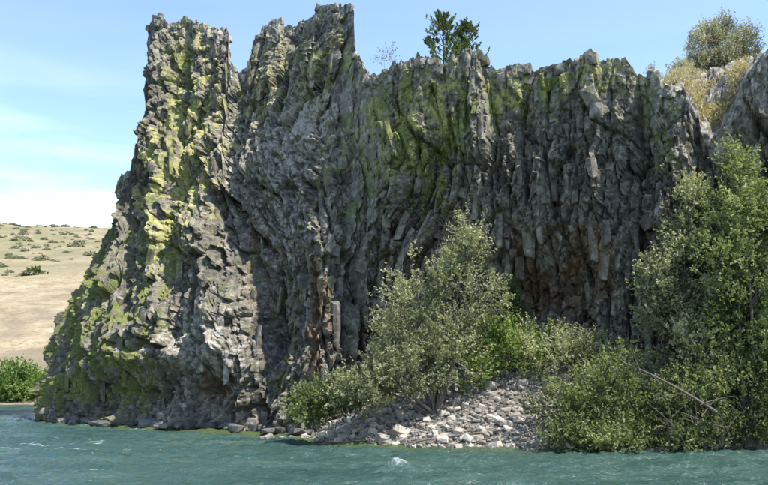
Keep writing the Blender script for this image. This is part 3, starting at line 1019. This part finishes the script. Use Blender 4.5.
plant('dusty_shrub', on_bank(565, 36.0), [
    (560, 352, 38, 22, 0, 1.0, 1.5), (590, 358, 30, 24, 0, 1.0, 1.2), (540, 338, 30, 16, .6, .9, 1.0), (612, 365, 20, 22, -.2, .9, .7)], 36.0,
    1150, 15, .105, LEAF['dusty'], 'pale dusty shrub between the bright shrub and the dark thicket', 'shrub', 14, wid_=.5, stem_r=.035, twigs=90, parts=('stems', 'foliage'), tb=.62)
plant('dark_thicket_shrub', on_bank(600, 32.4), [
    (565, 405, 38, 28, 0, 1.2, 1.6), (605, 395, 38, 34, 0, 1.3, 1.8), (640, 405, 36, 34, .2, 1.3, 1.6), (600, 428, 50, 16, -.4, 1.0, 1.4), (645, 432, 40, 14, -.3, 1.0, 1.0), (625, 372, 30, 22, .4, 1.0, .9), (690, 420, 44, 26, -.6, 1.0, 1.2), (575, 436, 34, 10, -1.2, .7, .7), (620, 440, 44, 9, -1.6, .8, .8), (680, 440, 50, 9, -1.6, .8, .8)], 32.4,
    3000, 15, .125, LEAF['dark'], 'dense dark green shrub overhanging the water beside the talus stones', 'shrub', 15, wid_=.55, stem_r=.04, twigs=140, parts=('stems', 'foliage'), tb=.55)
# the tall trees on the right
plant('tall_river_tree', on_bank(742, 32.5), [
    (737, 168, 17, 28, .3, .8, .7), (735, 210, 34, 34, .1, 1.4, 1.9), (752, 255, 40, 40, 0, 1.8, 2.4), (718, 262, 34, 34, 0, 1.5, 1.8), (770, 225, 26, 40, .3, 1.4, 1.2), (785, 290, 40, 50, .3, 1.8, 1.8),
    (740, 310, 44, 34, -.3, 1.8, 1.8), (765, 350, 40, 36, 0, 1.6, 1.4), (790, 390, 36, 40, 0, 1.4, 1.2)], 32.5,
    5200, 16, .135, LEAF['green'], 'tallest leafy tree with a pointed crown at the river edge', 'tree', 16, wid_=.5, gap=.06, stem_r=.10, twigs=260, tb=.60)
plant('slender_river_tree', on_bank(690, 33.8), [
    (692, 202, 13, 26, 0, .7, .7), (688, 240, 26, 30, 0, 1.2, 1.4), (672, 280, 32, 34, 0, 1.4, 1.8), (700, 290, 36, 34, -.1, 1.5, 1.8), (665, 320, 30, 34, -.2, 1.4, 1.5), (690, 345, 40, 34, -.3, 1.6, 1.6), (648, 300, 16, 26, 0, .9, .5)], 33.8,
    4200, 16, .135, LEAF['dusty'], 'shorter grey green tree standing close beside the tallest river tree', 'tree', 17, wid_=.5, gap=.08, stem_r=.07, twigs=200, tb=.68)
plant('lime_sapling', on_bank(720, 32.6), [
    (722, 322, 20, 26, 0, .7, 1.2), (700, 345, 20, 22, .2, .7, .8), (735, 352, 16, 20, 0, .6, .5)], 32.6,
    200, 15, .12, LEAF['bright'], 'sunlit lime green sapling in front of the tall river trees', 'shrub', 18, wid_=.6, stem_r=.03, twigs=40, parts=('stems', 'foliage'), tb=.7)
plant('understory_shrub', on_bank(715, 32.0), [
    (690, 395, 36, 26, .2, 1.1, 1.3), (728, 385, 34, 30, .1, 1.1, 1.5), (755, 415, 34, 26, -.1, 1.1, 1.3), (712, 422, 30, 16, -.3, .9, .6), (785, 420, 30, 30, 0, 1.1, 1.0), (760, 375, 30, 26, .3, 1.0, .9)], 32.0,
    2400, 15, .105, LEAF['dark'], 'shady dark shrub under the tall river trees', 'shrub', 19, wid_=.55, gap=.08, stem_r=.04, twigs=130, parts=('stems', 'foliage'), tb=.5)
q = surf_of(512, 305)
plant('ledge_shrub', at(512, 322, 38.9), [(510, 296, 9, 16, 0, .5, 1), (516, 312, 12, 14, 0, .5, 1)], 38.9,
      150, 14, .12, LEAF['green'], 'small green shrub against the dark hollow in the cliff', 'shrub', 20, wid_=.6, stem_r=.02, twigs=20, parts=('stems', 'foliage'))


# tufts rooted on the rock face
def cliff_point(px, py):
    qx, qy = to_px(QX[:, i0:], QY[:, i0:], QZ[:, i0:])
    dd_ = (qx - px) ** 2 + (qy - py) ** 2 + np.where(QY[:, i0:] > 50 + 0 * qx, 50, 0)
    r, c = np.unravel_index(np.argmin(dd_), qx.shape)
    return Vector((QX[r, c + i0], QY[r, c + i0], QZ[r, c + i0]))


for i, (px, py, sz) in enumerate(((474, 90, 7), (514, 105, 7), (453, 112, 5), (493, 110, 4), (486, 88, 4))):
    p = cliff_point(px, py + 3)
    plant('cliff_tuft', p, [(px, py, sz, sz * .7, 0, .3, 1)], p.y - .15, 34, 12, .10, LEAF['lime'],
          ('larger' if sz > 5 else 'tiny') + ' yellow green tuft rooted in the upper cliff face', 'plant', 40 + i, ('larger' if sz > 5 else 'tiny') + ' tufts on the cliff face', stem_r=.012, twigs=6, shoot=(.12, .28), parts=('stems', 'foliage'))

# on top of the cliff
def on_top(px, Y):
    x = at(px, 80, Y).x
    q_ = (QX[NF:] - x) ** 2 + (QY[NF:] - Y) ** 2
    r, c = np.unravel_index(np.argmin(q_), q_.shape)
    return Vector((x, Y, QZ[NF + r, c] - .08))


pA = at(441, 70, 52.0)
plant('dry_crest_bush', cliff_point(382, 66), [(383, 58, 7, 6, 0, .4, 1), (390, 55, 5, 5, 0, .4, .6)], cliff_point(382, 66).y, 40, 10, .09, LEAF['sage'],
      'tiny dry bush on the crest beside the notch', 'bush', 50, stem_r=.012, twigs=24, parts=('stems', 'foliage'))


def pine(px, py_top, half, d, seed, label):
    rg = np.random.default_rng(seed); rd = random.Random(seed)
    top = at(px, py_top, d)
    zb = on_top(px, d).z
    base = Vector((top.x, d, zb)); h = top.z - zb
    root = empty('pine_tree', base); tag(root, label, 'tree', None)
    T_ = [(bez((0, 0, -.3), (rd.uniform(-.1, .1), 0, h), (.15, 0, 0), 9), .11, .015, 7)]
    P_, D_, Ln = [], [], []
    wmax = half * d / FPX
    z = h * .28
    while z < h:
        fr = (z - h * .28) / (h * .72)
        Lb = wmax * (1.0 - .62 * fr ** 1.3) * rd.uniform(.75, 1.1)
        if fr > .92: Lb *= .5
        for k in range(rd.choice((4, 5, 5))):
            an = rd.uniform(0, 6.28)
            dv = Vector((math.cos(an), math.sin(an), .45 + .5 * fr))
            st = Vector((0, 0, z)); en = st + dv * Lb
            T_.append((bez(st, en, (0, 0, -.12), 5), .025, .007, 4))
            for q in range(7):
                t = rd.uniform(.4, 1.02)
                pp = st + dv * Lb * t + Vector((rd.gauss(0, .10), rd.gauss(0, .10), rd.gauss(0, .06)))
                P_.append(tuple(pp)); D_.append(tuple((dv * .6 + Vector((rd.gauss(0, .4), rd.gauss(0, .4), .6))).normalized())); Ln.append(rd.uniform(.2, .36))
        z += h * .042
    P_ = np.array(P_); tint = .45 + .4 * noise3(*(P_ * 1.4 + seed).T, seed) + rg.normal(0, .1, len(P_))
    link('crown', leaves_mesh('crown', P_, np.array(D_), np.array(Ln), 34, .17, .26, tint, rg), LEAF['pine'], root)
    link('trunk', tubes_mesh('trunk', T_), BARK_GREY, root)


pine(442, 20, 31, 51.0, 61, 'taller rounded pine on the plateau behind the cliff edge')
pine(467, 27, 23, 52.0, 62, 'smaller slender pine beside the taller pine on the plateau')

plant('silver_bush', on_top(721, 46), [(722, 48, 26, 24, 0, 1.4, 2), (700, 52, 13, 22, 0, 1.0, 1), (712, 36, 14, 16, 0, .9, 1), (745, 46, 14, 22, 0, 1.0, 1), (722, 28, 10, 10, 0, .7, .5), (722, 66, 34, 14, 0, 1.3, 4), (722, 82, 32, 11, 0, 1.2, 3), (700, 70, 16, 12, 0, 1.0, 1.6), (746, 68, 16, 12, 0, 1.0, 1.6)], 46,
      4600, 18, .12, LEAF['sage'], 'large rounded silver green bush on the grassy saddle', 'bush', 70, wid_=.42, gap=-.02, shoot=(.35, .85), up=1.3, stem_r=.04, twigs=60, parts=('stems', 'foliage'), tb=.5)
plant('low_sage_bush', on_top(668, 43), [(668, 74, 13, 9, 0, .8, 1), (682, 70, 9, 10, 0, .6, .7), (654, 74, 8, 6, 0, .6, .5), (668, 84, 14, 8, 0, .6, .6)], 43,
      700, 16, .11, LEAF['sage'], 'low pale sage bush beside the large silver bush', 'bush', 71, wid_=.28, up=1.0, shoot=(.2, .5), stem_r=.03, twigs=50, parts=('stems', 'foliage'), tb=.55)

# golden grass on the saddle
gp = []
for k in range(16000):
    c = random.randint(int(np.argmin(np.abs(px_b - 684))), int(np.argmin(np.abs(px_b - 770))))
    j = random.randint(16, NTOP - 22)
    if noise2(QX[NF + j, c] * .8, QY[NF + j, c] * .8, 9) < -.25: continue
    gp.append((QX[NF + j, c] + random.gauss(0, .12), QY[NF + j, c] + random.gauss(0, .12), QZ[NF + j, c] - .03))
gp = np.array(gp); n = len(gp)
hgt = rng.uniform(.07, .22, n); an = rng.uniform(0, 6.28, n)
tipv = gp + np.stack([rng.normal(0, .12, n), rng.normal(0, .12, n), hgt], -1)
sd = np.stack([np.cos(an), np.sin(an), 0 * an], -1) * .035
Vg = np.stack([gp - sd, gp + sd, tipv], 1).reshape(-1, 3)
gr_ = link('dry_grass', np_mesh('dry_grass', Vg, np.arange(n * 3).reshape(-1, 3), False, {'tint': np.clip(rng.normal(.5, .25, n), 0, 1).repeat(3)}), LEAF['gold'])
tag(gr_, 'golden dry grass covering the saddle under the silver bush', 'grass', kind='stuff')

# ------------------------------------------------------------------ dead wood
def dead(name, path, r0, r1, label, wood, branches=(), cat='log'):
    b0 = Vector(path[0])
    root = empty(name, b0)
    tag(root, label, cat)
    link('stem', tubes_mesh('stem', [([p - b0 for p in path], r0, r1, 7)]), wood, root)
    for p0, p1, r in branches:
        link('branch', tubes_mesh('branch', [(bez(Vector(p0) - b0, Vector(p1) - b0, (0, 0, .1), 5), r, r * .3, 5)]), wood, root)
    return root


t0, t1 = at(716, 412, 30.6), at(622, 362, 30.9)
dead('fallen_trunk', bez(t0, t1, (0, 0, .25), 10), .065, .022, 'bare grey fallen trunk leaning over the dark shrub', BARK_DEAD,
     [(at(660, 385, 30.7), at(648, 372, 30.4), .03), (at(680, 394, 30.6), at(655, 400, 30.2), .025), (at(640, 372, 30.8), at(632, 352, 30.8), .02), (at(700, 405, 30.6), at(735, 396, 30.5), .025)], 'trunk')
for i, (a_, b_) in enumerate((((500, 399), (398, 396)),)):
    p0, p1 = at(a_[0], a_[1] - 2, 33.2), at(b_[0], b_[1] + 1, 33.4)
    p0.z = float(bank_z(p0.x, p0.y)) + .16; p1.z = float(bank_z(p1.x, p1.y)) + .22
    dead('driftwood_pole', bez(p0, p1, (0, 0, .06), 8), .05, .03, 'thin brown driftwood pole lying across the talus stones', BARK_GREY)
pts_ = []
p = on_bank(362, 33.2); pc = Vector((p[0], p[1], p[2] + .45))
root_b = [(pc, pc + Vector((random.uniform(-.7, .7), random.uniform(-.3, .3), random.uniform(-.1, .25))), .025) for _ in range(9)]
dead('rusty_brush', bez(pc + Vector((-.7, 0, -.2)), pc + Vector((.7, 0, .05)), (0, 0, .1), 6), .035, .02, 'heap of rust coloured dead brush under the dusty tree', BARK_RUST, root_b, 'brush')
# tangled bare branches at the waterline under the trees
for i, (px, py, sp) in enumerate(((668, 424, 22), (700, 418, 26), (722, 428, 22))):
    c0 = at(px, py, 30.4)
    br = []
    for k in range(5):
        e0 = at(px + random.uniform(-8, 8), py + random.uniform(-2, 8), 30.5); e1 = at(px + random.uniform(-sp, sp), py - random.uniform(-6, 26), 30.2 + random.uniform(-.5, .6))
        br.append((e0, e1, random.uniform(.012, .03)))
    dead('bare_branches', bez(at(px, py + 16, 30.8), c0, (0, 0, .05), 5), .05, .03,
         ('tangle of bare grey branches at the water beside the dark shrub', 'tangle of bare grey branches under the fallen trunk', 'tangle of bare grey branches below the tallest river tree')[i], BARK_DEAD, br, 'branches')

# ------------------------------------------------------------------ far bank
for i, (px, py, rx, ry, d, lb) in enumerate(((-8, 385, 24, 22, 87, 'rounded bright green willow on the far bank beyond the frame edge'), (16, 383, 20, 22, 85, 'bright green rounded willow on the far river bank'), (36, 390, 16, 16, 88, 'low green willow half hidden behind the cliff edge'), (-45, 384, 26, 22, 89, 'wide green willow on the far bank away from the cliff'))):
    p = at(px, 405, d); p.z = float(hill_z(p.x, p.y)) - .1
    plant('willow', p, [(px, py, rx, ry, 0, 2.6, 1), (px - rx * .5, py + 7, rx * .7, ry * .6, -.8, 2.0, .6), (px + rx * .4, py + 8, rx * .7, ry * .6, -.8, 2.0, .6)], d,
          900, 14, .26, LEAF['willow'], lb, 'shrub', 80 + i, wid_=.6, shoot=(.6, 1.2), stem_r=.09, twigs=40, tb=.5, gap=-.3)

M_SAGE = LEAF['sage']
sage_m = []
for k in range(4):
    rg = np.random.default_rng(200 + k)
    v = rg.normal(0, 1, (60, 3)); v /= np.linalg.norm(v, axis=1)[:, None]; v[:, 2] = np.abs(v[:, 2])
    pt = v * np.array([.42, .42, .38]) * rg.uniform(.4, 1, (60, 1))
    me_ = leaves_mesh('hillside_sagebrush', pt, v, np.full(60, .22), 6, .17, .6, np.clip(rg.normal(.4, .2, 60), 0, 1), rg)
    me_.materials.append(M_SAGE); sage_m.append(me_)
cnt = 0
while cnt < 190:
    d = random.uniform(170, 400); px = random.uniform(-40, 95)
    x = at(px, 300, d).x; z = float(hill_z(x, d))
    _, qy = to_px(x, d, z)
    if d < 200 and random.random() < .6: continue
    s_ = random.choice((1.0, 1.3, 1.6, 2.0, 3.0)) * random.uniform(.8, 1.2)
    o = link('hillside_sagebrush', random.choice(sage_m)); o.location = (x, d, z - .05); o.scale = (s_ * random.uniform(1, 1.5), s_, s_ * random.uniform(.6, .9)); o.rotation_euler = (0, 0, random.uniform(0, 6.28))
    tag(o, 'grey green sagebrush clump dotting the dry far hillside', 'shrub', 'sagebrush on the far hillside')
    cnt += 1
GREEN_M = [mm.copy() for mm in sage_m]
for mm in GREEN_M: mm.materials[0] = LEAF['green']
for px, py, s_, lb in ((33, 272, 5.0, 'dark green rounded bush at the foot of the upper hillside'), ):
    d = 178; x = at(px, 300, d).x
    o = link('hillside_bush', GREEN_M[0]); o.location = (x, d, float(hill_z(x, d)) - .1); o.scale = (s_, s_, s_ * .8)
    tag(o, lb, 'bush')
for i, px in enumerate((8, 14, 36, 40, 57, 61)):
    d = 425; x = at(px, 230, d).x
    o = link('skyline_tree', GREEN_M[i % 4]); o.location = (x, d, float(hill_z(x, d)) - .2); o.scale = (2.6, 2.6, random.uniform(3.5, 6))
    tag(o, 'tiny dark tree on the skyline of the far hill', 'tree', 'trees on the far skyline')
